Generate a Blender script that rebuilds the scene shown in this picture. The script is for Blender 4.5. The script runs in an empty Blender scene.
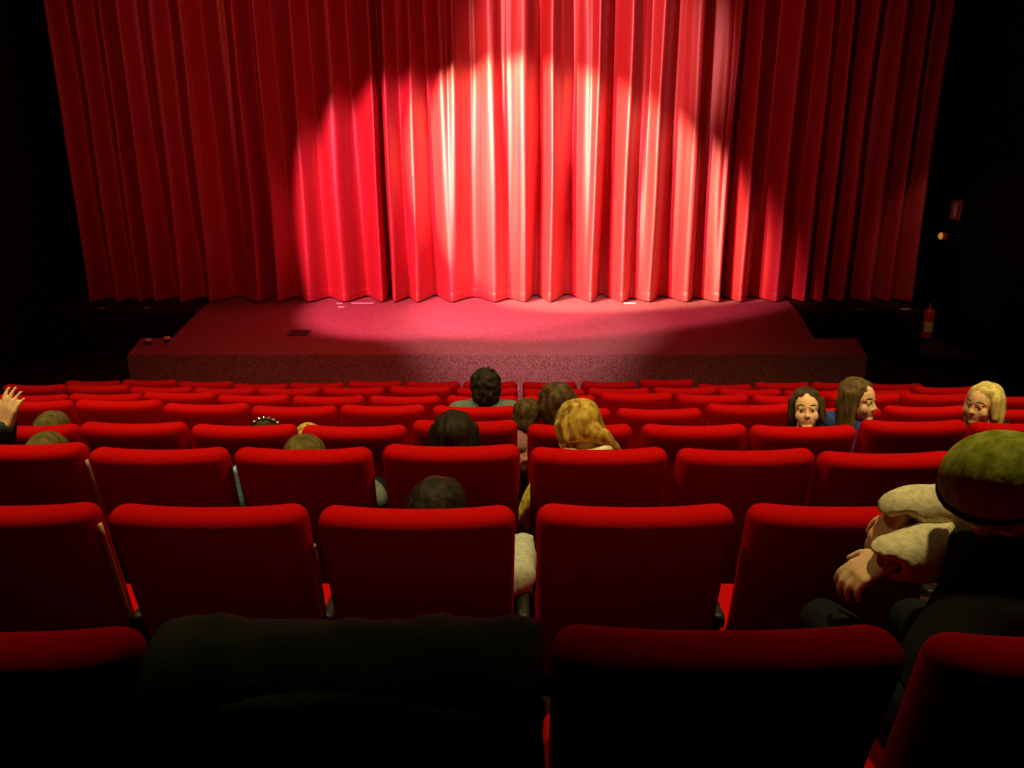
import bpy, bmesh, math, random
import numpy as np
from mathutils import Vector, Matrix, noise
random.seed(7)
S = bpy.context.scene
C = S.collection
R = math.radians

# ------------------------------------------------------------------ materials
def mat(name, col, rough=0.85, spec=0.15, var=0.0, scale=20.0, stretch=(1, 1, 1), bump=0.0, bscale=None,
        col2=None, metal=0.0, sheen=0.0, emit=None, estr=0.0, lo=0.35, hi=0.65):
    m = bpy.data.materials.new(name)
    m.use_nodes = True
    nt = m.node_tree
    b = nt.nodes['Principled BSDF']
    b.inputs['Base Color'].default_value = (*col, 1)
    b.inputs['Roughness'].default_value = rough
    b.inputs['Specular IOR Level'].default_value = spec
    b.inputs['Metallic'].default_value = metal
    if sheen:
        b.inputs['Sheen Weight'].default_value = sheen
        b.inputs['Sheen Roughness'].default_value = 0.5
        b.inputs['Sheen Tint'].default_value = (*[min(1, c * 1.6 + .02) for c in col], 1)
    if emit:
        b.inputs['Emission Color'].default_value = (*emit, 1)
        b.inputs['Emission Strength'].default_value = estr
    if var or col2 or bump:
        tc = nt.nodes.new('ShaderNodeTexCoord')
        mp = nt.nodes.new('ShaderNodeMapping')
        mp.inputs['Scale'].default_value = stretch
        nt.links.new(tc.outputs['Object'], mp.inputs[0])
    if var or col2:
        nz = nt.nodes.new('ShaderNodeTexNoise')
        nz.inputs['Scale'].default_value = scale
        nz.inputs['Detail'].default_value = 3
        nt.links.new(mp.outputs[0], nz.inputs['Vector'])
        rp = nt.nodes.new('ShaderNodeValToRGB')
        rp.color_ramp.elements[0].position = lo
        rp.color_ramp.elements[1].position = hi
        a = col if col2 else [c * (1 - var) for c in col]
        c2 = col2 if col2 else [min(1, c * (1 + var)) for c in col]
        rp.color_ramp.elements[0].color = (*a, 1)
        rp.color_ramp.elements[1].color = (*c2, 1)
        nt.links.new(nz.outputs['Fac'], rp.inputs[0])
        nt.links.new(rp.outputs[0], b.inputs['Base Color'])
    if bump:
        n2 = nt.nodes.new('ShaderNodeTexNoise')
        n2.inputs['Scale'].default_value = bscale or scale
        nt.links.new(mp.outputs[0], n2.inputs['Vector'])
        bp = nt.nodes.new('ShaderNodeBump')
        bp.inputs['Strength'].default_value = bump
        bp.inputs['Distance'].default_value = 0.01
        nt.links.new(n2.outputs['Fac'], bp.inputs['Height'])
        nt.links.new(bp.outputs[0], b.inputs['Normal'])
    return m

M = {}
M['seat'] = mat('seat_velvet', (0.46, 0.003, 0.004), 0.95, 0.03, var=0.10, scale=260, bump=0.12, bscale=300)
M['arm'] = mat('armrest_plastic', (0.015, 0.012, 0.012), 0.5, 0.3)
M['trim'] = mat('edge_metal', (0.85, 0.82, 0.68), 0.4, 0.5, metal=.2)
M['shell'] = mat('seat_shell', (0.02, 0.008, 0.008), 0.5, 0.3)
M['steel'] = mat('dark_steel', (0.03, 0.03, 0.03), 0.4, 0.5, metal=0.6)
M['brass'] = mat('brass', (0.80, 0.60, 0.28), 0.4, 0.5, metal=.3)
M['curtain'] = mat('curtain_cloth', (0.46, 0.008, 0.014), 0.55, 0.9, var=0.06, scale=55, stretch=(1, 1, .02), bump=0.10, bscale=60)
M['curtain'].node_tree.nodes['Principled BSDF'].inputs['IOR'].default_value = 1.65
M['carpet'] = mat('stage_carpet', (0.15, 0.028, 0.034), 0.98, 0.02, col2=(0.48, 0.17, 0.18), scale=75, bump=0.4, bscale=90, lo=.3, hi=.72)
M['floor'] = mat('aisle_carpet', (0.045, 0.012, 0.012), 0.98, 0.02, var=.3, scale=70)
M['wall'] = mat('black_wall', (0.010, 0.008, 0.008), 0.9, 0.05, var=.2, scale=6)
M['wing'] = mat('black_riser', (0.02, 0.006, 0.007), 0.9, 0.05, var=.2, scale=20)
M['skin'] = mat('skin', (0.86, 0.52, 0.30), 0.55, 0.25, var=.05, scale=30)
M['lips'] = mat('lips', (0.66, 0.26, 0.17), 0.45, 0.3)
M['eyewhite'] = mat('eye_white', (0.75, 0.7, 0.62), 0.25, 0.5)
M['iris'] = mat('iris', (0.03, 0.018, 0.01), 0.2, 0.5)
M['mouth'] = mat('teeth', (0.8, 0.75, 0.65), 0.4, 0.4)
def hairmat(n, a, b, rough=.6):
    return mat(n, a, rough, 0.12, col2=b, scale=40, stretch=(1, 1, .15), bump=0.6, bscale=60)
M['h_black'] = hairmat('black_hair', (0.010, 0.007, 0.005), (0.028, 0.02, 0.012))
M['h_dark'] = hairmat('dark_hair', (0.016, 0.011, 0.006), (0.05, 0.036, 0.016))
M['h_brown'] = hairmat('brown_hair', (0.045, 0.022, 0.010), (0.12, 0.07, 0.03))
M['h_lbrown'] = hairmat('light_brown_hair', (0.07, 0.05, 0.013), (0.15, 0.11, 0.03))
M['h_cocoa'] = hairmat('cocoa_hair', (0.03, 0.018, 0.009), (0.085, 0.05, 0.022))
M['h_mid'] = hairmat('mid_brown_hair', (0.07, 0.042, 0.014), (0.16, 0.10, 0.035))
M['h_blond'] = hairmat('blond_hair', (0.22, 0.12, 0.015), (0.66, 0.42, 0.08))
M['h_pale'] = hairmat('pale_blond_hair', (0.5, 0.36, 0.10), (0.85, 0.66, 0.24))
def cloth(n, c, var=.15):
    return mat(n, c, 0.9, 0.08, var=var, scale=60, bump=.2, bscale=120)
M['c_black'] = cloth('black_cloth', (0.012, 0.012, 0.012))
M['c_grey'] = cloth('grey_green_cloth', (0.12, 0.16, 0.13))
M['c_pink'] = cloth('dusty_pink_cloth', (0.50, 0.22, 0.22))
M['c_white'] = cloth('cream_cloth', (0.72, 0.62, 0.40))
M['c_blue'] = cloth('royal_blue_cloth', (0.045, 0.075, 0.30))
M['c_light'] = mat('pale_blue_print', (0.10, 0.42, 0.75), 0.9, 0.05, col2=(0.28, 0.68, 0.95), scale=90, lo=.4, hi=.6)
M['c_yellow'] = mat('mustard_print', (0.42, 0.33, 0.04), 0.9, 0.05, col2=(0.75, 0.62, 0.12), scale=60, lo=.45, hi=.6)
M['c_ash'] = cloth('ash_grey_cloth', (0.42, 0.42, 0.34))
M['c_jeans'] = cloth('dark_trousers', (0.010, 0.011, 0.012))
M['c_navy'] = cloth('navy_sleeve', (0.035, 0.042, 0.055))
M['c_olive'] = mat('olive_knit', (0.17, 0.19, 0.02), 0.95, 0.03, col2=(0.34, 0.36, 0.055), scale=45, stretch=(1, 1, .3), bump=.35, bscale=70)
M['c_brim'] = mat('dark_olive_knit', (0.03, 0.03, 0.008), 0.95, 0.03, var=.3, scale=60, bump=.6)
M['c_jacket'] = mat('draped_jacket_cloth', (0.045, 0.05, 0.032), 0.85, 0.1, var=.25, scale=14, bump=.3, bscale=60)
M['shoe'] = mat('shoe', (0.015, 0.012, 0.01), 0.5, 0.3)
M['sparkle'] = mat('rhinestone', (0.9, 0.9, 0.85), 0.12, 0.8, metal=.8)
M['band'] = mat('hairband', (0.02, 0.02, 0.015), 0.5, 0.3)
M['ext_red'] = mat('extinguisher_red', (0.62, 0.015, 0.015), 0.35, 0.5)
M['ext_black'] = mat('extinguisher_black', (0.02, 0.02, 0.02), 0.5, 0.4)
M['ext_metal'] = mat('valve_metal', (0.6, 0.55, 0.45), 0.35, 0.5, metal=.9)
M['ext_label'] = mat('yellow_label', (0.75, 0.55, 0.12), 0.5, 0.3)
M['sign_red'] = mat('sign_red', (0.60, 0.06, 0.05), 0.5, 0.3)
M['sign_pale'] = mat('sign_pale', (0.8, 0.7, 0.65), 0.5, 0.3)
M['amber'] = mat('amber_lamp', (0.8, 0.4, 0.05), 0.4, 0.3, emit=(1.0, 0.42, 0.05), estr=0.35)
M['tape'] = mat('white_tape', (0.85, 0.82, 0.78), 0.6, 0.2)
M['hatch'] = mat('socket_cover', (0.03, 0.015, 0.015), 0.5, 0.3)
M['glass'] = mat('jar_metal', (0.8, 0.78, 0.7), 0.25, 0.5, metal=.9)

# ------------------------------------------------------------------ helpers
def link(o, parent=None):
    C.objects.link(o)
    if parent is not None:
        o.parent = parent
    return o

def tag(o, label=None, cat=None, group=None, kind=None):
    if label: o['label'] = label
    if cat: o['category'] = cat
    if group: o['group'] = group
    if kind: o['kind'] = kind
    return o

def empty(name, loc, label=None, cat=None, group=None, rz=0):
    o = bpy.data.objects.new(name, None)
    o.empty_display_size = .1
    o.location = loc
    o.rotation_euler = (0, 0, rz)
    link(o)
    return tag(o, label, cat, group)

def obj(name, me, m=None, parent=None, smooth=True):
    if isinstance(me, bmesh.types.BMesh):
        bm = me
        me = bpy.data.meshes.new(name)
        bm.normal_update()
        bm.to_mesh(me)
        bm.free()
    if m is not None:
        me.materials.clear()
        for x in (m if isinstance(m, (list, tuple)) else [m]):
            me.materials.append(x)
    if smooth:
        me.polygons.foreach_set('use_smooth', [True] * len(me.polygons))
    return link(bpy.data.objects.new(name, me), parent)

def box_bm(x0, x1, y0, y1, z0, z1, bev=0.0, seg=3, bm=None):
    b = bmesh.new()
    bmesh.ops.create_cube(b, size=1, matrix=Matrix.Translation(((x0 + x1) / 2, (y0 + y1) / 2, (z0 + z1) / 2)) @ Matrix.Diagonal((x1 - x0, y1 - y0, z1 - z0, 1)))
    if bev:
        bmesh.ops.bevel(b, geom=b.edges[:], offset=bev, segments=seg, affect='EDGES', profile=.5)
    if bm is None:
        return b
    t = bpy.data.meshes.new('t'); b.to_mesh(t); b.free(); bm.from_mesh(t); bpy.data.meshes.remove(t)
    return bm

def capsule(V, F, p0, p1, r0, r1, n=14, cap=4):
    """closed tapered capsule appended to the vertex/face lists"""
    p0, p1 = Vector(p0), Vector(p1)
    d = (p1 - p0)
    L = d.length
    d = d.normalized() if L > 1e-6 else Vector((0, 0, 1))
    a = d.orthogonal().normalized(); b = d.cross(a)
    rings = []
    for i in range(1, cap + 1):
        t = (math.pi / 2) * (i / cap)
        rings.append((p0 - d * (r0 * math.cos(t)), r0 * math.sin(t)))
    for i in range(cap, 0, -1):
        t = (math.pi / 2) * (i / cap)
        rings.append((p1 + d * (r1 * math.cos(t)), r1 * math.sin(t)))
    s = len(V)
    V.append(tuple(p0 - d * r0))
    for c, r in rings:
        for k in range(n):
            an = 2 * math.pi * k / n
            V.append(tuple(c + a * (r * math.cos(an)) + b * (r * math.sin(an))))
    V.append(tuple(p1 + d * r1))
    e = len(V) - 1
    for k in range(n):
        F.append((s, s + 1 + (k + 1) % n, s + 1 + k))
    for j in range(len(rings) - 1):
        o = s + 1 + j * n
        for k in range(n):
            F.append((o + k, o + (k + 1) % n, o + n + (k + 1) % n, o + n + k))
    o = s + 1 + (len(rings) - 1) * n
    for k in range(n):
        F.append((o + k, o + (k + 1) % n, e))

def ellipsoid(V, F, c, A, r, nu=22, nv=14):
    """A: 3x3 frame, r radii in that frame"""
    c = Vector(c); s = len(V)
    def P(t, u):
        return tuple(c + A @ Vector((r[0] * math.sin(t) * math.cos(u), r[1] * math.sin(t) * math.sin(u), r[2] * math.cos(t))))
    V.append(P(0, 0))
    for i in range(1, nv):
        for k in range(nu):
            V.append(P(math.pi * i / nv, 2 * math.pi * k / nu))
    V.append(P(math.pi, 0)); e = len(V) - 1
    for k in range(nu):
        F.append((s, s + 1 + k, s + 1 + (k + 1) % nu))
        o = s + 1 + (nv - 2) * nu
        F.append((o + (k + 1) % nu, o + k, e))
    for i in range(nv - 2):
        o = s + 1 + i * nu
        for k in range(nu):
            F.append((o + (k + 1) % nu, o + k, o + nu + k, o + nu + (k + 1) % nu))

def mesh_from(V, F, name='m'):
    me = bpy.data.meshes.new(name)
    me.from_pydata([tuple(v) for v in V], [], F)
    me.update()
    bm = bmesh.new(); bm.from_mesh(me)
    bmesh.ops.recalc_face_normals(bm, faces=bm.faces[:])
    bm.to_mesh(me); bm.free()
    return me

def remesh(V, F, voxel, it=4, fac=.5):
    me = mesh_from(V, F)
    o = bpy.data.objects.new('tmp', me); C.objects.link(o)
    r = o.modifiers.new('r', 'REMESH'); r.mode = 'VOXEL'; r.voxel_size = voxel; r.use_smooth_shade = True
    if it:
        s = o.modifiers.new('s', 'SMOOTH'); s.factor = fac; s.iterations = it
    dg = bpy.context.evaluated_depsgraph_get(); dg.update()
    out = bpy.data.meshes.new_from_object(o.evaluated_get(dg))
    bpy.data.objects.remove(o); bpy.data.meshes.remove(me)
    return out

def verts(me):
    a = np.empty(len(me.vertices) * 3); me.vertices.foreach_get('co', a); return a.reshape(-1, 3)
def norms(me):
    a = np.empty(len(me.vertices) * 3); me.vertices.foreach_get('normal', a); return a.reshape(-1, 3)

# ------------------------------------------------------------------ levels of the place
CAMZ = 1.66
SZ = -0.817                       # stage top
def D0(i): return .988 + .8744 * i
def FZ(i): return -.2125 * i
FLOOR = FZ(7)

def structure(name, bm, m, smooth=False):
    o = obj(name, bm, m, None, smooth); o['kind'] = 'structure'; return o

# stepped auditorium floor: one terrace for each row, then the flat floor up to the stage
bm = bmesh.new()
prof = [(-2.5, .2125), (D0(-1) + .62, .2125)]
for i in range(0, 8):
    y = D0(i) - .26
    prof += [(y, FZ(i - 1)), (y, FZ(i))]
prof = [(-2.5, .2125)] + prof[2:] + [(14.2, FLOOR)]
XL, XR = -7.2, 6.98
bot = FLOOR - .25
def strip(bm, pts, x0, x1):
    L = [bm.verts.new((x0, y, z)) for y, z in pts] ; Q = [bm.verts.new((x1, y, z)) for y, z in pts]
    for a in range(len(pts) - 1):
        bm.faces.new((L[a], Q[a], Q[a + 1], L[a + 1]))
    return L, Q
loop = prof + [(14.2, bot), (-2.5, bot)]
L, Q = strip(bm, loop + [loop[0]], XL, XR)
bmesh.ops.remove_doubles(bm, verts=bm.verts[:], dist=1e-5)
bmesh.ops.recalc_face_normals(bm, faces=bm.faces[:])
structure('floor', bm, M['floor'])
structure('wall_left', box_bm(XL - .2, XL, -2.7, 14.4, bot, 5.2), M['wall'])
structure('wall_right', box_bm(XR, XR + .2, -2.7, 14.4, bot, 5.2), M['wall'])
structure('wall_front', box_bm(XL, XR, 14.2, 14.4, bot, 5.2), M['wall'])
structure('wall_back', box_bm(XL, XR, -2.7, -2.5, bot, 5.2), M['wall'])
structure('ceiling', box_bm(XL - .2, XR + .2, -2.7, 14.4, 5.2, 5.4), M['wall'])

# ------------------------------------------------------------------ stage
st = empty('stage', (0, 9.3, FLOOR), 'low thrust stage covered in speckled burgundy carpet in front of the curtain', 'stage')
def prism(pts, z0, z1, bev=.012):
    b = bmesh.new()
    vs = [b.verts.new((x, y, z0)) for x, y in pts]
    f = b.faces.new(vs)
    if f.normal.z > 0: f.normal_flip()
    r = bmesh.ops.extrude_face_region(b, geom=[f])
    for v in r['geom']:
        if isinstance(v, bmesh.types.BMVert): v.co.z = z1
    bmesh.ops.recalc_face_normals(b, faces=b.faces[:])
    if bev:
        bmesh.ops.bevel(b, geom=[e for e in b.edges if all(v.co.z > z1 - .001 for v in e.verts)], offset=bev, segments=2, affect='EDGES')
    return b
def rel(b, o):
    bmesh.ops.translate(b, verts=b.verts[:], vec=-Vector(o.location)); return b
front = [(-4.63, 9.294), (4.277, 9.294), (4.489, 10.14), (3.942, 10.14), (4.307, 11.80), (4.6, 13.9), (-5.0, 13.9), (-4.728, 11.80), (-4.444, 10.16), (-4.852, 10.16)]
obj('thrust_platform', rel(prism(front, FLOOR, SZ), st), M['carpet'], st, False)
obj('wing_platform', rel(box_bm(XL + .02, 6.2, 11.80, 14.1, FLOOR, SZ - .004, .012, 2), st), M['wing'], st, False)
obj('wing_carpet', rel(box_bm(XL + .04, 6.18, 11.812, 14.1, SZ - .004, SZ - .001), st), M['floor'], st, False)

# ------------------------------------------------------------------ curtain
def px2x(p): return (p - 512) * 12.9 / 800
ridge = [px2x(p) for p in (98.6, 124, 146.5, 161, 187.5, 216, 264, 282.5, 314, 347, 384, 397, 419.5, 453, 496, 524, 549, 589.5, 620, 647, 683.5, 715, 736, 771, 798, 816.6, 838, 863.5, 882, 903.5)]
valley = [px2x(p) for p in (91, 110, 134, 154, 174, 202, 232, 274.7, 295, 327.4, 365.5, 388, 408, 433, 473, 509, 537, 569, 603, 632, 664, 695, 724.5, 755, 789, 808, 823.5, 848, 875, 889, 910)]
deep = {3: .36, 7: .34, 10: .3, 11: .4, 13: .34, 14: .26, 15: .16, 16: .36, 17: .40, 18: .4, 19: .2, 20: .3, 22: .36, 23: .3}
def facet(t):                     # 0..1, facets with softly rounded creases
    s = t * t * (3 - 2 * t)
    return .2 * t + .8 * s
extra = [(-2.47, .10), (-.99, .12), (1.16, .14), (2.05, .12), (-4.17, .10), (-1.57, .08), (3.2, .1), (-5.3, .08), (5.0, .1), (.68, .07), (-.2, .08)]
keys = []
for i, v in enumerate(valley):
    sp = min(abs(v - r) for r in ridge)
    keys.append((v, deep.get(i, .17 + .35 * min(sp, .4)), 1))
    if i < len(ridge): keys.append((ridge[i], 0.0, 0))
keys.sort()
cols = []
for a, b in zip(keys[:-1], keys[1:]):
    n = max(8, int((b[0] - a[0]) / .012))
    for j in range(n):
        t = j / n
        cols.append((a[0] + (b[0] - a[0]) * t, a[1] + (b[1] - a[1]) * facet(t)))
cols.append(keys[-1][:2])
zs = [SZ + .025, SZ + .03, SZ + .10, SZ + .15, SZ + .158, SZ + .166] + [SZ + .3 + k * .26 for k in range(21)]
ZT = zs[-1]
bm = bmesh.new()
grid = []
for z in zs:
    h = (z - SZ) / (ZT - SZ)
    row = []
    for x, d in cols:
        yy = 12.50 + d * (1.15 * (1 - .22 * h) + .55 * math.exp(-h * 5))
        for ex, am in extra:
            yy += am * (h ** .8) * 1.5 * math.exp(-((x - ex - .05 * (1 - h)) / (.06 + .02 * h)) ** 2)
        xx = x + .05 * h * noise.noise((x * 1.7, 3.1, z * .3)) + .02 * noise.noise((x * 4, 1, z * .5))
        yy += .03 * noise.noise((x * 5.5, 7.7, z * .35)) + .012 * noise.noise((x * 19, 2.2, z * .25))
        if z < SZ + .155: yy -= .004
        row.append(bm.verts.new((xx, yy, z)))
    grid.append(row)
for a in range(len(zs) - 1):
    for k in range(len(cols) - 1):
        bm.faces.new((grid[a][k], grid[a][k + 1], grid[a + 1][k + 1], grid[a + 1][k]))
cu = empty('stage_curtain', (0, 12.6, SZ), 'tall red stage curtain hanging in deep vertical folds lit by spotlights', 'curtain')
o = obj('drape', rel(bm, cu), M['curtain'], cu)
sd = o.modifiers.new('s', 'SOLIDIFY'); sd.thickness = .008; sd.offset = 1
bm = bmesh.new()
V, F = [], []
capsule(V, F, (-6.95, 12.75, ZT + .05), (6.6, 12.75, ZT + .05), .03, .03)
obj('rail', mesh_from([tuple(Vector(v) - cu.location) for v in V], F), M['steel'], cu)
bm.free()

# ------------------------------------------------------------------ seats
BH = 1.0
def back_mesh():
    W, T, H = .507, .112, .60
    b = bmesh.new()
    bmesh.ops.create_cube(b, size=1, matrix=Matrix.Diagonal((W, T, H, 1)))
    top = [e for e in b.edges]
    bmesh.ops.bevel(b, geom=top, offset=.050, segments=7, affect='EDGES', profile=.5)
    # even columns and rows so that the pad can be shaped
    for k in range(-5, 6):
        g = b.verts[:] + b.edges[:] + b.faces[:]
        bmesh.ops.bisect_plane(b, geom=g, plane_co=(k * .036, 0, 0), plane_no=(1, 0, 0))
    for z in (-.2, -.1, 0, .06, .1, .14, .17, .20, .225):
        g = b.verts[:] + b.edges[:] + b.faces[:]
        bmesh.ops.bisect_plane(b, geom=g, plane_co=(0, 0, z), plane_no=(0, 0, 1))
    for v in b.verts:
        u = v.co.x / (W / 2)
        h = (v.co.z + H / 2) / H
        # gentle sag of the top roll between two raised corners
        v.co.z += h * (.021 * (abs(u) ** 2.4) - .008)
        # a fuller head roll above a flatter back panel
        w = 1 / (1 + math.exp(-(h - .82) * 16))
        if v.co.y < 0: v.co.y += .016 * (1 - w) * (1 - u ** 4)
        else: v.co.y -= .012 * (1 - w) * (1 - u ** 2)
        v.co.x *= 1 - .035 * (1 - h)
        # recline: the top leans towards the camera
        dz = v.co.z - H / 2
        v.co.y += -dz * .24
        v.co.z = BH + dz * .972
    bmesh.ops.recalc_face_normals(b, faces=b.faces[:])
    me = bpy.data.meshes.new('backrest'); b.to_mesh(me); b.free()
    return me
def finish(me, m):
    me.materials.append(m); me.polygons.foreach_set('use_smooth', [True] * len(me.polygons)); return me
def tomesh(b, n):
    me = bpy.data.meshes.new(n); bmesh.ops.recalc_face_normals(b, faces=b.faces[:]); b.to_mesh(me); b.free(); return me
ME = {}
ME['backrest'] = finish(back_mesh(), M['seat'])
b = box_bm(-.245, .245, .11, .50, .36, .47, .04, 5)
ME['cushion_down'] = finish(tomesh(b, 'cushion'), M['seat'])
b = box_bm(-.019, .019, .085, .42, .555, .60, .014, 4)
ME['armrest'] = finish(tomesh(b, 'armrest'), M['arm'])
b = box_bm(-.019, .019, .085, .54, .555, .60, .014, 4)
ME['armrest_long'] = finish(tomesh(b, 'armrest'), M['arm'])
b = box_bm(-.016, .016, .12, .40, .05, .556, .006, 2)
ME['side_panel'] = finish(tomesh(b, 'side_panel'), M['shell'])
b = box_bm(-.03, .03, .06, .44, 0.0, .05, .008, 2)
ME['foot'] = finish(tomesh(b, 'foot'), M['steel'])
b = box_bm(-.235, .235, .12, .16, .30, .36, .008, 2)
ME['hinge_bar'] = finish(tomesh(b, 'hinge_bar'), M['steel'])
V, F = [], []
ellipsoid(V, F, (.262, .005, .86), Matrix.Identity(3), (.008, .008, .008), 12, 8)
ME['screw'] = finish(mesh_from(V, F, 'screw'), M['trim'])
def trim_mesh(z0, z1, m):
    b = box_bm(  .2555, .2605, -.030, -.012, z0, z1, .002, 1)
    for k in range(1, 8):
        bmesh.ops.bisect_plane(b, geom=b.verts[:] + b.edges[:] + b.faces[:], plane_co=(0, 0, z0 + (z1 - z0) * k / 8), plane_no=(0, 0, 1))
    for v in b.verts:
        v.co.y += (BH - v.co.z) * .24
        v.co.x -= .006 * (BH - v.co.z) / .6
    return finish(tomesh(b, 'edge_trim'), m)
ME['trim_long'] = trim_mesh(.60, .93, M['brass'])
ME['trim_high'] = trim_mesh(.72, .96, M['trim'])
b = box_bm(.2555, .268, .0, .008, .62, .85, .002, 1)
for v in b.verts: v.co.y += (BH - v.co.z) * .24 - .03
ME['bracket'] = finish(tomesh(b, 'bracket'), mat('bracket_metal', (.45, .46, .34), .5, .3))

SEATS = {
 0: [(-2, -0.79, -0.002), (-1, -0.239, 0.0), (0, 0.309, 0.001), (1, 0.857, -0.012)],
 1: [(-3, -1.315, -0.008), (-2, -0.779, -0.012), (-1, -0.244, -0.017), (0, 0.316, -0.012), (1, 0.859, -0.011)],
 2: [(-4, -1.818, 0.026), (-3, -1.298, 0.007), (-2, -0.768, 0.007), (-1, -0.223, 0.019), (0, 0.319, 0.007), (1, 0.86, 0.003), (2, 1.384, -0.009)],
 3: [(-5, -2.334, -0.008), (-4, -1.818, 0.003), (-3, -1.287, -0.008), (-2, -0.758, -0.013), (-1, -0.225, 0.013), (0, 0.326, -0.008), (1, 0.875, -0.008), (2, 1.4, -0.013), (3, 1.93, 0.013), (4, 2.455, 0.003)],
 4: [(-6, -2.853, 0.037), (-5, -2.325, 0.04), (-4, -1.808, 0.018), (-3, -1.290, 0.003), (-2, -0.765, 0.009), (-1, -0.219, 0.003), (0, 0.334, -0.013), (1, 0.873, -0.013), (2, 1.405, 0.015), (3, 1.935, -0.004), (4, 2.46, 0.003), (5, 2.986, -0.013)],
 5: [(-7, -3.38, 0.004), (-6, -2.862, 0.011), (-5, -2.341, 0.022), (-4, -1.82, 0.003), (-3, -1.294, -0.005), (-2, -0.757, -0.005), (-1, -0.211, -0.005), (0, 0.334, -0.001), (1, 0.875, 0.018), (2, 1.41, 0.006), (3, 1.95, -0.001), (4, 2.48, 0.011), (5, 3.011, 0.011), (6, 3.545, -0.005)],
 6: [(-8, -3.896, 0.022), (-7, -3.379, 0.02), (-6, -2.865, 0.003), (-5, -2.345, -0.005), (-4, -1.824, -0.005), (-3, -1.293, -0.001), (-2, -0.75, 0.008), (-1, -0.204, -0.005), (0, 0.343, -0.014), (1, 0.872, -0.008), (2, 1.41, -0.001), (3, 1.946, -0.014), (4, 2.48, -0.027), (5, 3.01, -0.022), (6, 3.541, 0.003)],
 7: [(-8, -3.894, 0.004), (-7, -3.365, 0.013), (-6, -2.85, -0.001), (-5, -2.335, -0.025), (-4, -1.815, -0.016), (-3, -1.272, 0.004), (-2, -0.735, -0.003), (-1, -0.204, -0.006), (0, 0.352, -0.006), (1, 0.894, -0.003), (2, 1.436, 0.018), (3, 1.978, -0.03), (4, 2.51, -0.011), (5, 3.038, -0.011), (6, 3.565, -0.025)],
}
ORD = ['first', 'second', 'third', 'fourth', 'fifth', 'sixth', 'seventh', 'eighth', 'ninth', 'tenth']
ROWN = ['nearest row', 'second row', 'third row', 'fourth row', 'fifth row', 'sixth row', 'seventh row', 'front row by the stage']
OCC = {(0, 1), (1, -1), (2, -1), (2, 0), (2, -2), (2, -4), (3, -5), (3, -3), (3, -2), (3, -1), (3, 0), (3, 2), (3, 3), (3, 4), (4, -1)}
DROP = {0: -.020, 1: -.016, 2: -.010, 3: -.007, 4: -.005}
def part(name, me, parent, loc=(0, 0, 0)):
    o = bpy.data.objects.new(name, me); o.location = loc; return link(o, parent)
def seat_label(r, k):
    side = 'left' if k < 0 else 'right'
    n = ORD[-k - 1] if k < 0 else ORD[k]
    base = 'red plush cinema seat, %s, %s %s of the centre gap' % (ROWN[r], n, side)
    if (r, k) == (0, -1): base = 'red plush cinema seat in the nearest row, hidden under a draped dark jacket'
    return base
for r, lst in SEATS.items():
    for k, x, dz in lst:
        root = empty('cinema_seat', (x, D0(r), FZ(r)), seat_label(r, k), 'seat', 'red cinema seats in stepped rows')
        part('backrest', ME['backrest'], root, (0, 0, dz + DROP.get(r, -.003)))
        part('cushion', ME['cushion_down'], root)
        ax = .264 if k != -1 else .275
        part('armrest', ME['armrest_long' if k <= -2 else 'armrest'], root, (ax, 0, 0))
        part('side_panel', ME['side_panel'], root, (ax, 0, 0))
        part('foot', ME['foot'], root, (ax, 0, 0))
        if min(q[0] for q in lst) == k or k == 0:
            part('armrest', ME['armrest'], root, (-.264 if k else -.275 + .55 * 0, 0, 0)) if k else None
            if k:
                part('side_panel', ME['side_panel'], root, (-.264, 0, 0)); part('foot', ME['foot'], root, (-.264, 0, 0))
        part('hinge_bar', ME['hinge_bar'], root)
        if (r, k) in ((1, -3), (2, -4)):
            e = part('edge_trim', ME['trim_long' if r == 1 else 'trim_high'], root); e['label'] = 'thin shiny metal trim on the back edge'
        if (r, k) == (1, -2):
            e = part('bracket', ME['bracket'], root); e['label'] = 'grey-green metal bracket'
            e = part('screw', ME['screw'], root); e['label'] = 'bright round screw head'

# ------------------------------------------------------------------ people
UP = Vector((0, 0, 1))
def frame(yaw, pitch=0, roll=0):
    """columns: right, forward, up. yaw 0 looks at the stage, positive turns left; pitch up; roll tilts the crown to the right"""
    return Matrix.Rotation(R(yaw), 3, 'Z') @ Matrix.Rotation(R(pitch), 3, 'X') @ Matrix.Rotation(R(roll), 3, 'Y')

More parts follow.
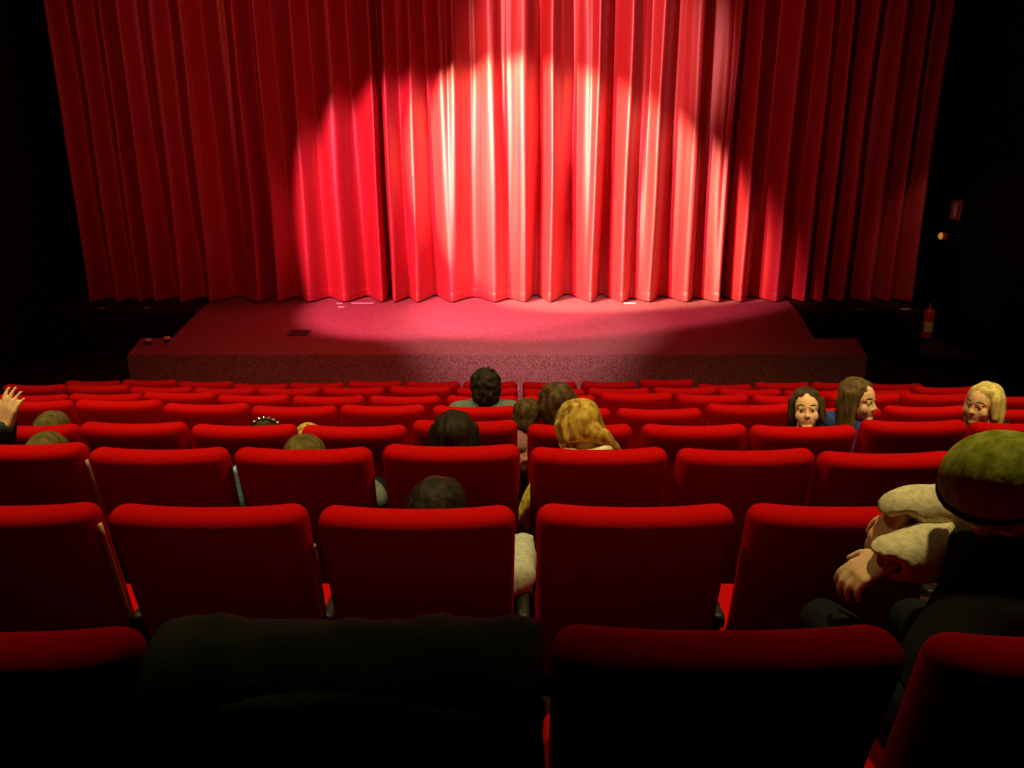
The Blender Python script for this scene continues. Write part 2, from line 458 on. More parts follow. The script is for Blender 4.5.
def hand(caps, w, d, nrm, thumb, sc=1.0, curl=28):
    """five fingers: w wrist, d along the hand, nrm out of the palm, thumb = side the thumb leaves on"""
    w, d, nrm = Vector(w), Vector(d).normalized(), Vector(nrm)
    nrm = (nrm - d * nrm.dot(d)).normalized()
    s = Vector(thumb); s = (s - d * s.dot(d) - nrm * s.dot(nrm)).normalized()
    lens = (.072, .080, .075, .058)
    for i, ln in enumerate(lens):
        off = (1.5 - i) * .020
        k = w + d * (.085 - abs(i - 1.2) * .004) * sc + s * off * sc
        caps.append((w + s * off * .55 * sc + d * .012, k, .0145 * sc, .0105 * sc, 'hand'))
        fd = (d + s * (1.5 - i) * .07).normalized()
        p = k
        for j, (fr, rr) in enumerate(((.45, .0088), (.30, .0080), (.25, .0072))):
            a = R(curl * (j + .6) + i * 4)
            q = p + (fd * math.cos(a) + nrm * math.sin(a)) * ln * fr * sc
            caps.append((p, q, rr * sc, (rr - .0006) * sc, 'hand'))
            p = q
    b = w + d * .025 * sc + s * .022 * sc
    t1 = b + (s * .75 + d * .6 + nrm * .25).normalized() * .042 * sc
    t2 = t1 + (s * .35 + d * .85 + nrm * .35).normalized() * .032 * sc
    caps.append((b, t1, .0135 * sc, .011 * sc, 'hand')); caps.append((t1, t2, .0105 * sc, .0085 * sc, 'hand'))

def person(label, hc, row, seatx, yaw=0, pitch=-4, roll=0, body_yaw=0, hs=1.0, hair='short', hm='h_dark', top='c_black',
           arms=None, voxel=.009, build=1.0, hat=False, torso_yaw=None, sleeve=None, collar=None, smile=False, knee=None, pull=0.30, nk=.118, high=False):
    """a seated figure: head centre hc (eye height), pelvis on the given seat of the given row"""
    hc = Vector(hc)
    A = frame(yaw, pitch, roll)
    Rr, Ff, Uu = A @ Vector((1, 0, 0)), A @ Vector((0, 1, 0)), A @ Vector((0, 0, 1))
    B = frame(body_yaw)
    br, bf = B @ Vector((1, 0, 0)), B @ Vector((0, 1, 0))
    ty = torso_yaw if torso_yaw is not None else body_yaw
    T = frame(ty); tr, tf = T @ Vector((1, 0, 0)), T @ Vector((0, 1, 0))
    fz = FZ(row); y0 = D0(row)
    P = Vector((seatx, y0 + pull, fz + .565))
    N = hc - Uu * (nk * hs) - Ff * (.035 * hs)
    S0 = N - UP * .045
    caps = []
    b = build
    chest = P.lerp(S0, .62); waist = P.lerp(S0, .28)
    sh = {}
    for sd, sg in (('L', -1), ('R', 1)):
        sh[sd] = S0 + tr * (.158 * b * sg) - UP * .025
        caps.append((P + br * (.075 * sg * b), P + br * (.085 * sg * b) + bf * .05, .098 * b, .095 * b, 'hip'))
        caps.append((waist + (br + tr) * (.045 * sg * b), chest + tr * (.062 * sg * b), .098 * b, .108 * b, 'torso'))
        caps.append((P + br * (.06 * sg * b), waist + (br + tr) * (.045 * sg * b), .105 * b, .098 * b, 'torso'))
        caps.append((chest + tr * (.07 * sg * b), S0 + tr * (.09 * sg * b) - UP * .02, .10 * b, .062 * b, 'torso'))
        caps.append((S0 + tr * (.03 * sg), sh[sd], .052 * b, .055 * b, 'torso'))
        hip = P + br * (.09 * sg * b)
        kn = hip + bf * .43 + br * (.03 * sg); kn.z = fz + .50
        if knee and sd in knee: kn = Vector(knee[sd])
        an = kn + bf * .04 ; an.z = fz + .085
        caps.append((hip + bf * .03, kn, .083 * b, .055 * b, 'thigh'))
        caps.append((kn, kn.lerp(an, .35) - bf * .012, .053 * b, .052 * b, 'calf'))
        caps.append((kn.lerp(an, .35) - bf * .012, an, .05 * b, .034 * b, 'calf'))
        caps.append((an - bf * .03 - UP * .045, an + bf * .14 - UP * .05, .036, .03, 'foot'))
        if arms and sd in arms:
            el, wr, hd, nr, th = [Vector(v) for v in arms[sd][:5]]
            cu_ = arms[sd][5] if len(arms[sd]) > 5 else 28
        else:
            el = sh[sd] - UP * .20 + tr * (.055 * sg) + bf * .13
            wr = P + bf * .30 + br * (.07 * sg) + UP * .135
            v = wr - el
            wr = el + v.normalized() * min(.26, v.length)
            hd, nr, th, cu_ = bf - br * (.35 * sg), -UP, -br * sg, 24
        caps.append((sh[sd], el, .048 * b, .038 * b, 'arm'))
        caps.append((el, el.lerp(wr, .4), .038 * b, .037 * b, 'fore'))
        caps.append((el.lerp(wr, .4), wr, .037 * b, .025, 'fore'))
        hand(caps, wr, hd, nr, th, 1.0, cu_)
    caps.append((S0 - UP * .01, hc - Uu * (.07 * hs) - Ff * (.03 * hs), .058 * b, .052 * hs, 'neck'))
    V, F = [], []
    for c in caps: capsule(V, F, *c[:4])
    def hp(x, y, z): return hc + (Rr * x + Ff * y + Uu * z) * hs
    hcaps = []
    def E(c, r): ellipsoid(V, F, hp(*c), A, [q * hs for q in r])
    def K(a, bb, r0, r1): capsule(V, F, hp(*a), hp(*bb), r0 * hs, r1 * hs, 10, 3)
    E((0, -.015, .030), (.075, .095, .085)); E((0, .028, -.045), (.056, .058, .066))
    K((-.010, .066, -.094), (.010, .066, -.094), .020, .020)
    K((0, .078, .008), (0, .098, -.027), .007, .0105)
    K((-.011, .088, -.031), (.011, .088, -.031), .0072, .0072)
    for sg in (-1, 1):
        K((.012 * sg, .074, .026), (.048 * sg, .056, .024), .010, .009)
        E((.038 * sg, .050, -.030), (.027, .026, .034))
        E((.077 * sg, -.012, -.004), (.010, .021, .032))
    for sg in (-1, 1): K((.020 * sg, .0765, .0165), (.043 * sg, .0705, .0165), .0055, .005)
    for sg in (-1, 1):
        K((0, .080, -.0635), (.023 * sg, .0725, -.057), .0075, .0055)
        K((0, .079, -.0725), (.020 * sg, .073, -.061), .0080, .0055)
    me = remesh(V, F, voxel, 5, .5)
    co = verts(me)
    root = empty('person', (seatx, y0 + pull, fz), label, 'person', 'audience')
    off = np.array(root.location)
    fc = np.empty(len(me.polygons) * 3); me.polygons.foreach_get('center', fc); fc = fc.reshape(-1, 3)
    best = np.full(len(fc), 1e9); lab = np.full(len(fc), 0)
    names = ['head', 'torso', 'hip', 'thigh', 'calf', 'foot', 'arm', 'fore', 'hand', 'neck']
    for c in caps:
        a_, b_ = np.array(c[0]), np.array(c[1]); d_ = b_ - a_
        t = np.clip(((fc - a_) @ d_) / max(1e-9, d_ @ d_), 0, 1)
        dist = np.linalg.norm(fc - (a_ + t[:, None] * d_), axis=1) - (c[2] + (c[3] - c[2]) * t)
        m_ = dist < best; best[m_] = dist[m_]; lab[m_] = names.index(c[4])
    for cc, rr in ((hp(0, -.015, .03), (.075, .095, .085)), (hp(0, .028, -.045), (.056, .058, .066))):
        q = ((fc - np.array(cc)) @ np.array(A)) / np.array([z * hs for z in rr])
        dist = (np.linalg.norm(q, axis=1) - 1) * .07
        m_ = dist < best; best[m_] = dist[m_]; lab[m_] = 0
    # lips
    mi = np.zeros(len(fc), dtype=np.int32)
    lp = (fc - np.array(hp(0, .085, -.067))) @ np.array(A) / hs
    mi[(np.abs(lp[:, 0]) < .025) & (np.abs(lp[:, 2]) < .0095) & (np.abs(lp[:, 1]) < .02)] = 1
    nr_ = norms(me)
    polys = [tuple(p.vertices) for p in me.polygons]
    def garment(name, labs, m, push, extra=None):
        keep = [i for i in range(len(polys)) if names[lab[i]] in labs and (extra is None or extra(fc[i]))]
        if not keep: return None
        cnt = {}
        for i in keep:
            for v in polys[i]: cnt[v] = cnt.get(v, 0) + 1
        mp = {v: j for j, v in enumerate(sorted(cnt))}
        full = {}
        for p in polys:
            for v in p:
                if v in cnt: full[v] = full.get(v, 0) + 1
        vs = []
        for v in sorted(cnt):
            edge = cnt[v] < full[v]
            q = co[v] + nr_[v] * (push * (.35 if edge else 1) * (1 + .5 * noise.noise(Vector(co[v]) * 14)))
            vs.append(tuple(q - off))
        g = bpy.data.meshes.new(name); g.from_pydata(vs, [], [tuple(mp[v] for v in polys[i]) for i in keep]); g.update()
        return obj(name, g, m, root)
    tops = ('torso', 'arm') if sleeve else ('torso', 'arm', 'fore')
    if high: tops = tops + ('neck',)
    garment('top', tops, M[top], .013)
    if sleeve: garment('sleeve', ('fore',), M[sleeve[0]], sleeve[1])
    garment('trousers', ('hip', 'thigh', 'calf'), M['c_jeans'], .012)
    garment('shoes', ('foot',), M['shoe'], .008)
    if collar:
        V, F = [], []
        for q in range(18):
            a0, a1 = q * math.tau / 18, (q + 1) * math.tau / 18
            f_ = lambda a: S0 + UP * (.082 + .012 * math.cos(a)) + tr * (.082 * math.cos(a)) + tf * (.075 * math.sin(a))
            capsule(V, F, f_(a0), f_(a1), .024, .024, 8, 2)
        cm = remesh(V, F, .008, 2)
        cc = verts(cm) - off; cm.vertices.foreach_set('co', cc.ravel())
        obj('collar', cm, M[collar], root)
    co2 = co - off
    me.vertices.foreach_set('co', co2.ravel()); me.update()
    body = obj('body', me, [M['skin'], M['lips']], root)
    me.polygons.foreach_set('material_index', mi)
    # eyes and brows
    for sg in (-1, 1):
        V, F = [], []
        ellipsoid(V, F, (0, 0, 0), A, [.0115 * hs] * 3, 14, 10)
        c = hp(.032 * sg, .0685, .006)
        em = mesh_from([tuple(Vector(v) + c - root.location) for v in V], F, 'eye')
        em.materials.append(M['eyewhite']); em.materials.append(M['iris'])
        e = obj('eye', em, None, root)
        for p in em.polygons:
            if (Vector(p.center) - (c - root.location)).normalized().dot(Ff) > .70: p.material_index = 1
        V, F = [], []
        capsule(V, F, hp(.016 * sg, .0795, .034) - root.location, hp(.036 * sg, .0735, .039) - root.location, .0026 * hs, .0028 * hs, 8, 2)
        capsule(V, F, hp(.036 * sg, .0735, .039) - root.location, hp(.054 * sg, .060, .031) - root.location, .0028 * hs, .002 * hs, 8, 2)
        obj('eyebrow', mesh_from(V, F), M[hm if hm in ('h_black', 'h_dark', 'h_brown') else 'h_brown'], root)
    # hair
    V, F = [], []
    amp, fr, st_ = .006, 26, (1, 1, .35)
    if hair in ('fluffy',):
        E((0, -.030, .046), (.096, .108, .098)); E((0, -.060, .0), (.092, .080, .10)); amp, fr, st_ = .014, 30, (1, 1, 1)
    elif hair == 'short':
        E((0, -.028, .046), (.084, .098, .082)); E((0, -.062, -.005), (.072, .052, .075)); amp = .006
    elif hair in ('long', 'bob', 'tied', 'wild'):
        E((0, -.034, .051), (.087, .097, .082)); E((0, -.06, .0 if hair != 'tied' else .02), (.082, .062, .09 if hair != 'tied' else .07))
        bot_ = {'long': -.21, 'bob': -.125, 'tied': -.04, 'wild': -.20}[hair]
        n = 9
        for q in range(n):
            a = math.pi * (q / (n - 1)) + math.pi          # from ear to ear behind the head
            x, y = .078 * math.cos(a), -.012 + .085 * math.sin(a)
            x2, y2 = x * (1.12 if hair != 'tied' else .55), y * (1.0 if hair != 'tied' else .8)
            lw = bot_ + .018 * math.sin(q * 2.3)
            K((x, y, .05), (x * 1.08, y * 1.05, -.05 if hair != 'tied' else -.01), .026, .028 if hair != 'tied' else .02)
            if hair != 'tied': K((x * 1.08, y * 1.05, -.05), (x2, y2 + (.0 if hair != 'wild' else -.02), lw), .028, .018)
        if hair in ('long', 'bob', 'wild'):
            for sg in (-1, 1):
                K((.040 * sg, .030, .098), (.072 * sg, .018, .035), .013, .014)
                K((.072 * sg, .018, .035), (.087 * sg, .010, -.06), .014, .018)
                if hair != 'bob': K((.088 * sg, .010, -.06), (.086 * sg, .020, bot_ + .03), .018, .013)
        if hair == 'tied':
            K((0, -.095, -.005), (.025, -.118, -.035), .040, .034); K((.025, -.118, -.035), (.060, -.118, -.085), .032, .026)
            K((.060, -.118, -.085), (.095, -.10, -.125), .026, .014)
        amp = .007
        fr, st_ = 34, (1, 1, .22)
    if hat:
        pass
    hmesh = remesh(V, F, .008, 2, .4)
    hv, hn = verts(hmesh), norms(hmesh)
    Ai = A.transposed()
    for i in range(len(hv)):
        l = Ai @ (Vector(hv[i]) - hc)
        dsp = amp * noise.noise(Vector((l.x * fr * st_[0], l.y * fr * st_[1], l.z * fr * st_[2])) + Vector((hc.x * 9, 3, 1)))
        dsp += amp * .5 * noise.noise(Vector((l.x * fr * 2.3, l.y * fr * 2.3, l.z * fr * 2.3 * st_[2])))
        hv[i] += hn[i] * dsp
    hv -= off
    hmesh.vertices.foreach_set('co', hv.ravel()); hmesh.update()
    obj('hair', hmesh, M[hm], root)
    return root, hp, A, hs

# 1 man with fluffy dark hair, fifth row
person('person with bushy black hair and grey-green top, head highest before the stage', (-0.165, 4.70, 0.190), 4, -.20, yaw=6, hair='fluffy', hm='h_black', top='c_grey', voxel=.008, hs=.98, build=1.08, nk=.075)
# 2 black smooth hair, third row
person('person with smooth black hair seen from behind, left of the blonde one', (-0.222, 2.92, 0.540), 2, -.223, yaw=0, hair='long', hm='h_black', top='c_black', hs=.95)
# 3 dark head low, second row
person('person with short dark hair slouched low behind a second-row seat back', (-0.206, 2.06, 0.632), 1, -.244, yaw=-8, hair='short', hm='h_black', top='c_ash', hs=1.02,
       arms={'R': ((.022, 2.12, .41), (.035, 2.34, .40), (0, 1, -.2), (0, 0, -1), (-1, 0, 0), 24)})
# 4 long brown hair leaning to the left
person('person with long brown hair leaning left beside the blonde one', (0.232, 3.83, 0.372), 3, .326, yaw=22, pitch=-12, roll=-26, hair='wild', hm='h_brown', top='c_black')
# 5 dark brown head, pink top
person('person with dark brown hair and dusty pink top in the centre gap', (0.082, 3.84, 0.300), 3, -.10, yaw=-30, pitch=-16, roll=8, hair='short', hm='h_brown', top='c_pink', hs=.86, build=.86, nk=.085, high=True,
       arms={'R': ((.075, 3.74, .06), (.07, 3.96, -.03), (0, 1, -.2), (0, 0, -1), (-1, 0, 0), 24)})
# 6 blonde with tied hair, head turned left
person('person with tied golden blond hair and cream collar, seen from behind', (0.258, 2.97, 0.552), 2, .30, yaw=32, pitch=-24, roll=-4, hair='tied', hm='h_blond', top='c_yellow', collar='c_white', hs=1.0, torso_yaw=12, nk=.10,
       arms={'L': ((.058, 2.88, .22), (.072, 3.10, .16), (0, 1, -.2), (0, 0, -1), (1, 0, 0), 24)})
# 7 smiling woman facing the camera
person('smiling person with shoulder-length dark brown hair turned to face the camera', (1.487, 3.83, 0.354), 3, 1.40, yaw=164, pitch=10, roll=4, hair='bob', hm='h_cocoa', top='c_black', voxel=.005, hs=.86, torso_yaw=70)
# 8 profile to the right, blue top
person('person with straight brown hair and blue top, in profile looking right', (1.765, 3.86, 0.392), 3, 1.80, yaw=-140, pitch=0, roll=0, hair='long', hm='h_mid', top='c_blue', voxel=.005, hs=.88, torso_yaw=-50, nk=.105, build=.86)
# 9 blonde bob looking left
person('person with a pale blond bob, face turned left, at the right edge', (2.392, 3.86, 0.368), 3, 2.44, yaw=116, pitch=-2, roll=2, hair='bob', hm='h_pale', top='c_black', voxel=.005, hs=.87, torso_yaw=30)
# 10 olive blond hair
person('person with dull blond hair, slouched low beside the pale blue bag', (-0.826, 2.98, 0.417), 2, -.768, yaw=4, hair='short', hm='h_lbrown', top='c_grey', nk=.09,
       arms={'R': ((-.545, 2.90, .30), (-.60, 3.12, .25), (-.3, 1, -.2), (0, 0, -1), (-1, 0, 0), 24)})
# 11 sparkling hairband
rt, hp, A_, hs_ = person('person with dark hair and a sparkling hairband peeking over a fourth-row seat', (-1.249, 3.83, 0.180), 3, -1.287, yaw=0, hair='short', hm='h_dark', top='c_black', hs=.95, voxel=.01, build=.9)
V, F = [], []
for q in range(14):
    a0, a1 = math.pi * q / 14, math.pi * (q + 1) / 14
    f_ = lambda a: hp(.094 * math.cos(a), -.02, .03 + .104 * math.sin(a)) - rt.location
    capsule(V, F, f_(a0), f_(a1), .007, .007, 8, 2)
hb = obj('hairband', mesh_from(V, F), M['band'], rt)
for a in (.85, 1.1, 1.35, 1.62, 1.9, 2.2):
    V, F = [], []
    ellipsoid(V, F, hp(.100 * math.cos(a), -.024, .03 + .111 * math.sin(a)) - rt.location, Matrix.Identity(3), (.008, .008, .008), 8, 6)
    obj('rhinestone', mesh_from(V, F), M['sparkle'], hb)
# 12 small blond head behind seat gap
person('person with bright blond hair peeking up in the gap between two fourth-row seats', (-1.043, 3.84, 0.172), 3, -.80, yaw=10, hair='short', hm='h_blond', top='c_black', hs=.86, build=.86, voxel=.01)
# 13, 14 two low heads on the left
person('person with olive-brown hair low behind the farther seat at the left edge', (-2.329, 3.84, 0.222), 3, -2.334, yaw=0, hair='short', hm='h_lbrown', top='c_black', hs=.98, voxel=.01)
person('person with olive-brown hair low behind the nearer seat at the left edge', (-1.843, 2.98, 0.432), 2, -1.80, yaw=0, hair='short', hm='h_lbrown', top='c_black', hs=.95, voxel=.01)
# 15 raised hand at the left edge
person('person mostly out of frame at left with a raised hand and dark sleeve', (-2.46, 2.99, .60), 2, -2.36, yaw=-20, hair='short', hm='h_dark', top='c_navy', voxel=.006,
       arms={'R': ((-2.10, 3.02, .34), (-2.00, 2.98, .575), (.30, .0, 1), (.3, 1, 0), (-1, .1, 0), 16)})
# 16 foreground, green knit hat
rt, hp, A_, hs_ = person('person in an olive knit hat and dark coat leaning in at the right foreground', (1.005, 1.50, .950), 0, .90, yaw=42, pitch=-30, roll=-32, hair='short', hm='h_dark', top='c_black', hs=.91, voxel=.006, build=.92, torso_yaw=18, pull=.33,
       sleeve=('c_white', .030), knee={'L': (.74, 1.64, .56)},
       arms={'L': ((.99, 1.60, .80), (.825, 1.55, .795), (-.80, .05, -.5), (-.3, .2, -1), (0, 1, .3), 30),
             'R': ((1.06, 1.68, .85), (.872, 1.63, .862), (-.55, -.15, -.8), (.5, .1, -.6), (-.2, .6, .6), 44)})
V, F = [], []
ellipsoid(V, F, hp(0, -.028, .062), A_, (.100, .116, .105)); ellipsoid(V, F, hp(0, -.055, .02), A_, (.094, .085, .09))
me = remesh(V, F, .008, 4)
hv = verts(me) - np.array(rt.location); me.vertices.foreach_set('co', hv.ravel()); me.update()
ht = obj('knit_hat', me, M['c_olive'], rt)
V, F = [], []
for q in range(28):
    a0, a1 = q * math.tau / 28, (q + 1) * math.tau / 28
    def f_(a): return hp(.097 * math.cos(a), -.020 + .108 * math.sin(a), .048 + .035 * math.sin(a))
    capsule(V, F, f_(a0), f_(a1), .016, .016, 10, 2)
me = remesh(V, F, .006, 3)
hv = verts(me) - np.array(rt.location); me.vertices.foreach_set('co', hv.ravel()); me.update()
obj('hat_brim', me, M['c_brim'], ht)

# ------------------------------------------------------------------ jacket draped over the nearest seat
jx, jy, jz = -0.232, D0(0), -.036
jk = empty('draped_jacket', (jx, jy, jz), 'dark olive-black jacket draped over a seat back in the nearest row', 'jacket')
def over(s):
    """profile across the seat back: s<0 the camera side, s>0 the stage side"""
    r = .064
    if abs(s) < r * math.pi / 2:
        a = s / r
        return (r * math.sin(a), BH - .046 + r * math.cos(a) + .004)
    q = abs(s) - r * math.pi / 2
    z = BH - .046 - q
    lean = (BH - z) * .24
    return ((-r if s < 0 else r) + lean * 1.0 + (-.012 if s < 0 else .012) , z)
bm = bmesh.new(); g = []
NU, NV = 60, 64
for j in range(NV + 1):
    row = []
    for i in range(NU + 1):
        u = -1 + 2 * i / NU
        s0 = -.62 + .05 * math.sin(u * 4) + .03 * u
        s1 = .34 + .04 * math.sin(u * 3 + 1)
        s = s0 + (s1 - s0) * j / NV
        y, z = over(s)
        w = .272 + .02 * min(1, max(0, abs(s) - .1) / .3)
        x = u * w
        wr = .010 * noise.noise((u * 3.5, s * 5, 4.0)) + .006 * noise.noise((u * 9, s * 4, 1.0))
        fall = max(0, abs(u) - .9) * .25
        z += -.012 * (1 - u * u) * (1 if abs(s) < .1 else 0) * .4 + .004 * math.exp(-((u + .85) / .15) ** 2) * (abs(s) < .16) - fall * .25
        y += (-1 if s < 0 else 1) * (abs(wr) * 1.4 + .004)
        z += wr * .8 if abs(s) < .12 else 0
        row.append(bm.verts.new((x, y, z)))
    g.append(row)
for j in range(NV):
    for i in range(NU):
        bm.faces.new((g[j][i], g[j][i + 1], g[j + 1][i + 1], g[j + 1][i]))
o = obj('jacket_body', bm, M['c_jacket'], jk)
sd = o.modifiers.new('s', 'SOLIDIFY'); sd.thickness = .01; sd.offset = 1
for sg in (-1, 1):
    V, F = [], []
    pts = [(.20 * sg, -.058, .93), (.21 * sg, -.050, .80), (.20 * sg, -.030, .62), (.215 * sg, -.03, .45), (.20 * sg, -.02, .36)]
    for a, b_ in zip(pts[:-1], pts[1:]): capsule(V, F, a, b_, .036, .038, 12, 3)
    me = remesh(V, F, .010, 3)
    hv, hn = verts(me), norms(me)
    for i in range(len(hv)): hv[i] += hn[i] * .010 * noise.noise(Vector((hv[i][0] * 12, hv[i][1] * 12, hv[i][2] * 22)))
    me.vertices.foreach_set('co', hv.ravel()); me.update()
    obj('sleeve', me, M['c_jacket'], jk)
V, F = [], []
for q in range(16):
    u0, u1 = -.24 + .48 * q / 16, -.24 + .48 * (q + 1) / 16
    f_ = lambda u: (u, -.075 + .006 * math.sin(u * 30), .955 + .010 * math.sin(u * 11 + 2) - .02 * (u / .24) ** 2)
    capsule(V, F, f_(u0), f_(u1), .019, .019, 10, 2)
me = remesh(V, F, .007, 3)
obj('collar', me, M['c_jacket'], jk)

# ------------------------------------------------------------------ pale blue bag standing on the armrest between two third-row seats
bg = empty('tote_bag', (-1.05, D0(2) + .19, FZ(2) + .60), 'pale blue patterned tote bag standing between two seat backs', 'bag')
b = box_bm(-.035, .035, -.11, .11, 0, .29, .025, 4)
for k in range(1, 8):
    bmesh.ops.bisect_plane(b, geom=b.verts[:] + b.edges[:] + b.faces[:], plane_co=(0, 0, .29 * k / 8), plane_no=(0, 0, 1))
    bmesh.ops.bisect_plane(b, geom=b.verts[:] + b.edges[:] + b.faces[:], plane_co=(0, -.11 + .22 * k / 8, 0), plane_no=(0, 1, 0))
for v in b.verts:
    v.co.x += .010 * noise.noise(v.co * 14); v.co.y += .012 * noise.noise(v.co * 11 + Vector((3, 1, 2)))
    v.co.x *= 1 - .35 * v.co.z / .29
obj('bag_body', b, M['c_light'], bg)
for sx in (-.018, .018):
    V, F = [], []
    for q in range(12):
        f_ = lambda a: (sx * 1.9, .055 * math.cos(a), .272 - .05 * math.sin(a))
        capsule(V, F, f_(math.pi * q / 12), f_(math.pi * (q + 1) / 12), .006, .006, 8, 2)
    obj('strap', mesh_from(V, F), M['c_navy'], bg)

# ------------------------------------------------------------------ fire extinguisher on the floor by the right wall
ex = empty('fire_extinguisher', (6.79, 12.78, FLOOR), 'red fire extinguisher with yellow label at the right end of the stage', 'fire extinguisher')
ex.scale = (1, 1, 1.16)
def lathe(pr, n=24):
    V, F = [], []
    for r, z in pr:
        for k in range(n): V.append((r * math.cos(k * math.tau / n), r * math.sin(k * math.tau / n), z))
    for j in range(len(pr) - 1):
        for k in range(n): F.append((j * n + k, j * n + (k + 1) % n, (j + 1) * n + (k + 1) % n, (j + 1) * n + k))
    F.append(tuple(range(n - 1, -1, -1))); F.append(tuple(range((len(pr) - 1) * n, len(pr) * n)))
    return mesh_from(V, F)
obj('tank', lathe([(.075, .0), (.088, .015), (.09, .05), (.09, .38), (.082, .42), (.055, .45), (.03, .462), (.024, .48)]), M['ext_red'], ex)
obj('base_ring', lathe([(.086, -.0), (.093, .002), (.093, .04), (.088, .042)]), M['ext_black'], ex)
V, F = [], []
n = 14
for z in (.13, .27):
    for k in range(n + 1):
        a = R(180 + 35) + R(100) * k / n
        V.append((.0912 * math.cos(a), .0912 * math.sin(a), z))
for k in range(n): F.append((k, k + 1, n + 2 + k, n + 1 + k))
obj('label_band', mesh_from(V, F), M['ext_label'], ex)
obj('valve', lathe([(.022, .478), (.024, .49), (.024, .52), (.014, .53)], 16), M['ext_metal'], ex)
V, F = [], []
capsule(V, F, (0, 0, .525), (-.02, -.10, .555), .010, .008); capsule(V, F, (0, .0, .505), (-.02, -.095, .50), .009, .007)
obj('handle', mesh_from(V, F), M['ext_metal'], ex)
V, F = [], []
pts = [(.02, .02, .51), (.07, .03, .56), (.115, .02, .50), (.12, .0, .36), (.112, -.02, .22)]
for a, b_ in zip(pts[:-1], pts[1:]): capsule(V, F, a, b_, .011, .011, 10, 2)
capsule(V, F, pts[-1], (.11, -.03, .15), .014, .02, 10, 2)
obj('hose', mesh_from(V, F), M['ext_black'], ex)

# sign on the right wall above it: red panel with a pale extinguisher pictogram
sg_ = empty('wall_sign', (XR, 12.82, .60), 'small red wall sign high above the fire extinguisher', 'sign')
obj('panel', box_bm(-.012, 0, -.15, .15, -.15, .15, .003, 1), M['sign_red'], sg_, False)
bm = bmesh.new()
for y0_, y1_, z0_, z1_ in ((-.035, .035, -.11, .05), (-.015, .015, .05, .08), (-.05, .03, .08, .10), (.05, .065, -.05, .09), (.015, .065, .085, .10)):
    box_bm(-.0145, -.0115, y0_, y1_, z0_, z1_, bm=bm)
obj('pictogram', bm, M['sign_pale'], sg_, False)
am = empty('indicator_lamp', (XR, 13.05, .17), 'tiny amber indicator lamp on the right wall below the red sign', 'lamp')
obj('housing', box_bm(-.05, 0, -.09, .03, -.05, .05, .006, 2), M['sign_red'], am)
V, F = [], []
ellipsoid(V, F, (-.055, -.0, 0), Matrix.Identity(3), (.04, .05, .055))
obj('lens', mesh_from(V, F), M['amber'], am)

# small things on the stage
def tape(x, y, w, d, label, z=SZ + .001, group='white tape marks on the stage'):
    o = obj('tape_mark', box_bm(-w / 2, w / 2, -d / 2, d / 2, 0, .004), M['tape'], None, False)
    o.location = (x, y, z); tag(o, label, 'tape mark', group)
tape(-2.72, 12.44, .09, .06, 'short white tape mark beside the longer strip at the curtain foot, farther one')
tape(-2.64, 12.17, .10, .06, 'short white tape mark beside the longer strip at the curtain foot, nearer one')
tape(-2.36, 12.46, .34, .06, 'longer white tape strip under the lit curtain hem, left of centre')
tape(1.86, 12.46, .18, .07, 'white tape strip under the curtain hem, right of centre')
tape(-6.30, 12.1, .10, .05, 'white tape mark at the far left end of the stage edge')
tape(-5.62, 12.1, .10, .05, 'white tape mark on the dim left stage edge, nearer the centre')
tape(5.29, 12.0, .08, .05, 'white tape mark on the dim right stage edge, nearer the centre')
tape(6.0, 12.0, .14, .05, 'white tape mark at the far right end of the stage edge')
for (x, y, lb) in ((-4.60, 9.83, 'small shiny screw-top jar on the left front stage corner, left one'), (-4.40, 9.93, 'small shiny screw-top jar on the left front stage corner, right one')):
    t = empty('jar', (x, y, SZ), lb, 'jar', 'jars on the stage corner')
    obj('pot', lathe([(.03, 0), (.036, .004), (.036, .045), (.03, .05)]), M['hatch'], t)
    obj('lid', lathe([(.037, .046), (.038, .05), (.038, .066), (.03, .07)]), M['tape'], t)
hx = obj('floor_socket', box_bm(-.13, .13, -.16, .16, 0, .008, .003, 1), M['hatch'], None, False)
hx.location = (-2.84, 10.43, SZ); tag(hx, 'dark square floor socket cover on the stage carpet', 'socket cover')

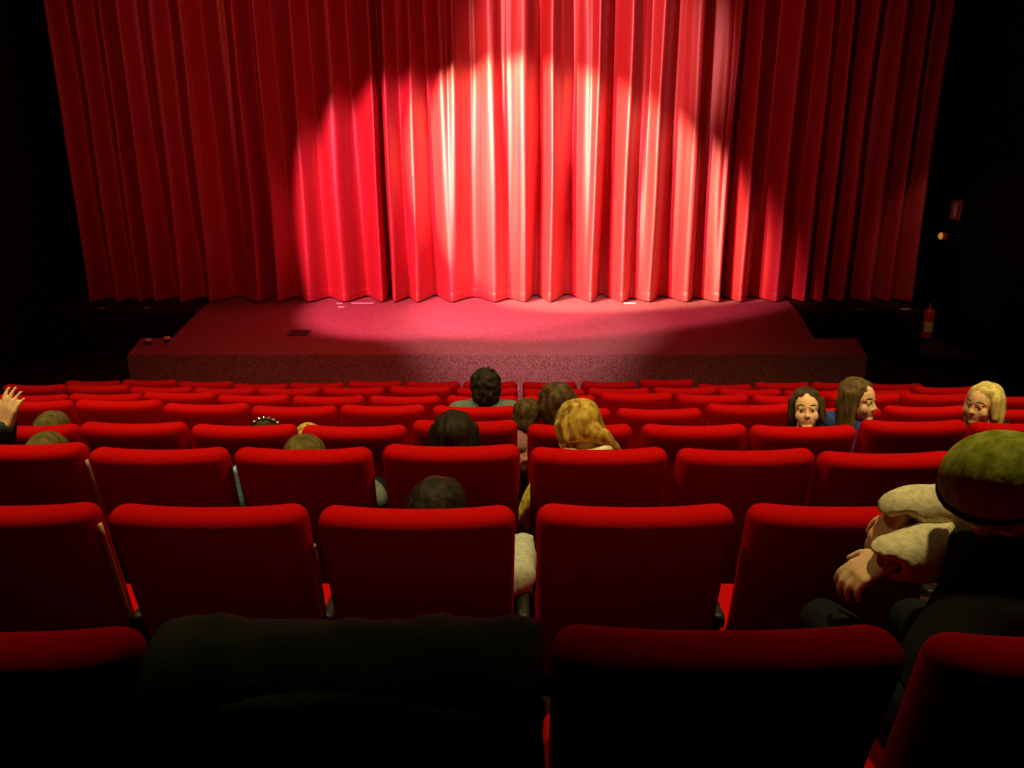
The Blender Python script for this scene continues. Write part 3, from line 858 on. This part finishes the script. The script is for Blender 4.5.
# ------------------------------------------------------------------ light
def spot(name, loc, aim, size, power, col, blend=.25, soft=.05):
    l = bpy.data.lights.new(name, 'SPOT'); l.energy = power; l.color = col; l.spot_size = R(size); l.spot_blend = blend; l.shadow_soft_size = soft
    o = bpy.data.objects.new(name, l); o.location = loc
    o.rotation_euler = (Vector(aim) - Vector(loc)).to_track_quat('-Z', 'Y').to_euler()
    C.objects.link(o); return o
spot('stage_spot', (-5.4, 5.2, 4.6), (-.95, 12.5, .05), 31, 8000, (1, .19, .34), .35)
spot('stage_spot', (-4.6, 5.2, 4.6), (.80, 12.5, .0), 30, 7500, (1, .19, .34), .35)
spot('stage_spot', (-6.0, 6.2, 4.5), (.42, 12.5, .95), 23, 19000, (1, .80, .44), .35)
spot('stage_spot', (-4.0, 5.2, 4.6), (.95, 12.5, 3.0), 22, 5000, (1, .36, .34), .6)
spot('stage_spot', (.2, 4.4, 4.6), (.15, 10.9, -.8), 30, 2600, (1, .78, .74), .7)
spot('spill_fill', (-1.5, 3.2, 4.8), (-1, 12.5, 2.1), 84, 760, (1, .12, .09), .8, .2)  # added wide red fill, stands in for spill on the dim curtain
spot('extinguisher_fill', (4.4, 8.6, 4.4), (6.85, 12.6, -.6), 24, 150, (1, .7, .5), .5)  # added fill so the extinguisher and sign show, no lamp of the room
for x in (-3.6, -1.2, 1.2, 3.6):
    spot('house_lamp', (x, 2.2, 4.6), (x, 3.8, -.6), 82, 420, (1, .80, .32), .72, .12)
    spot('house_lamp', (x, 5.0, 4.6), (x, 5.5, -1), 62, 230, (1, .80, .42), .6, .12)

w = bpy.data.worlds.new('world'); S.world = w; w.use_nodes = True
w.node_tree.nodes['Background'].inputs[0].default_value = (0, 0, 0, 1)

cam = bpy.data.cameras.new('camera'); cam.sensor_width = 36; cam.lens = 36 * 800 / 1024
co_ = bpy.data.objects.new('camera', cam); co_.location = (0, 0, CAMZ); co_.rotation_euler = (R(73), 0, 0); cam.clip_start = .02
C.objects.link(co_); S.camera = co_
vs = S.view_settings
vs.view_transform = 'Standard'; vs.look = 'None'; vs.gamma = 1; vs.exposure = 0; vs.use_curve_mapping = False
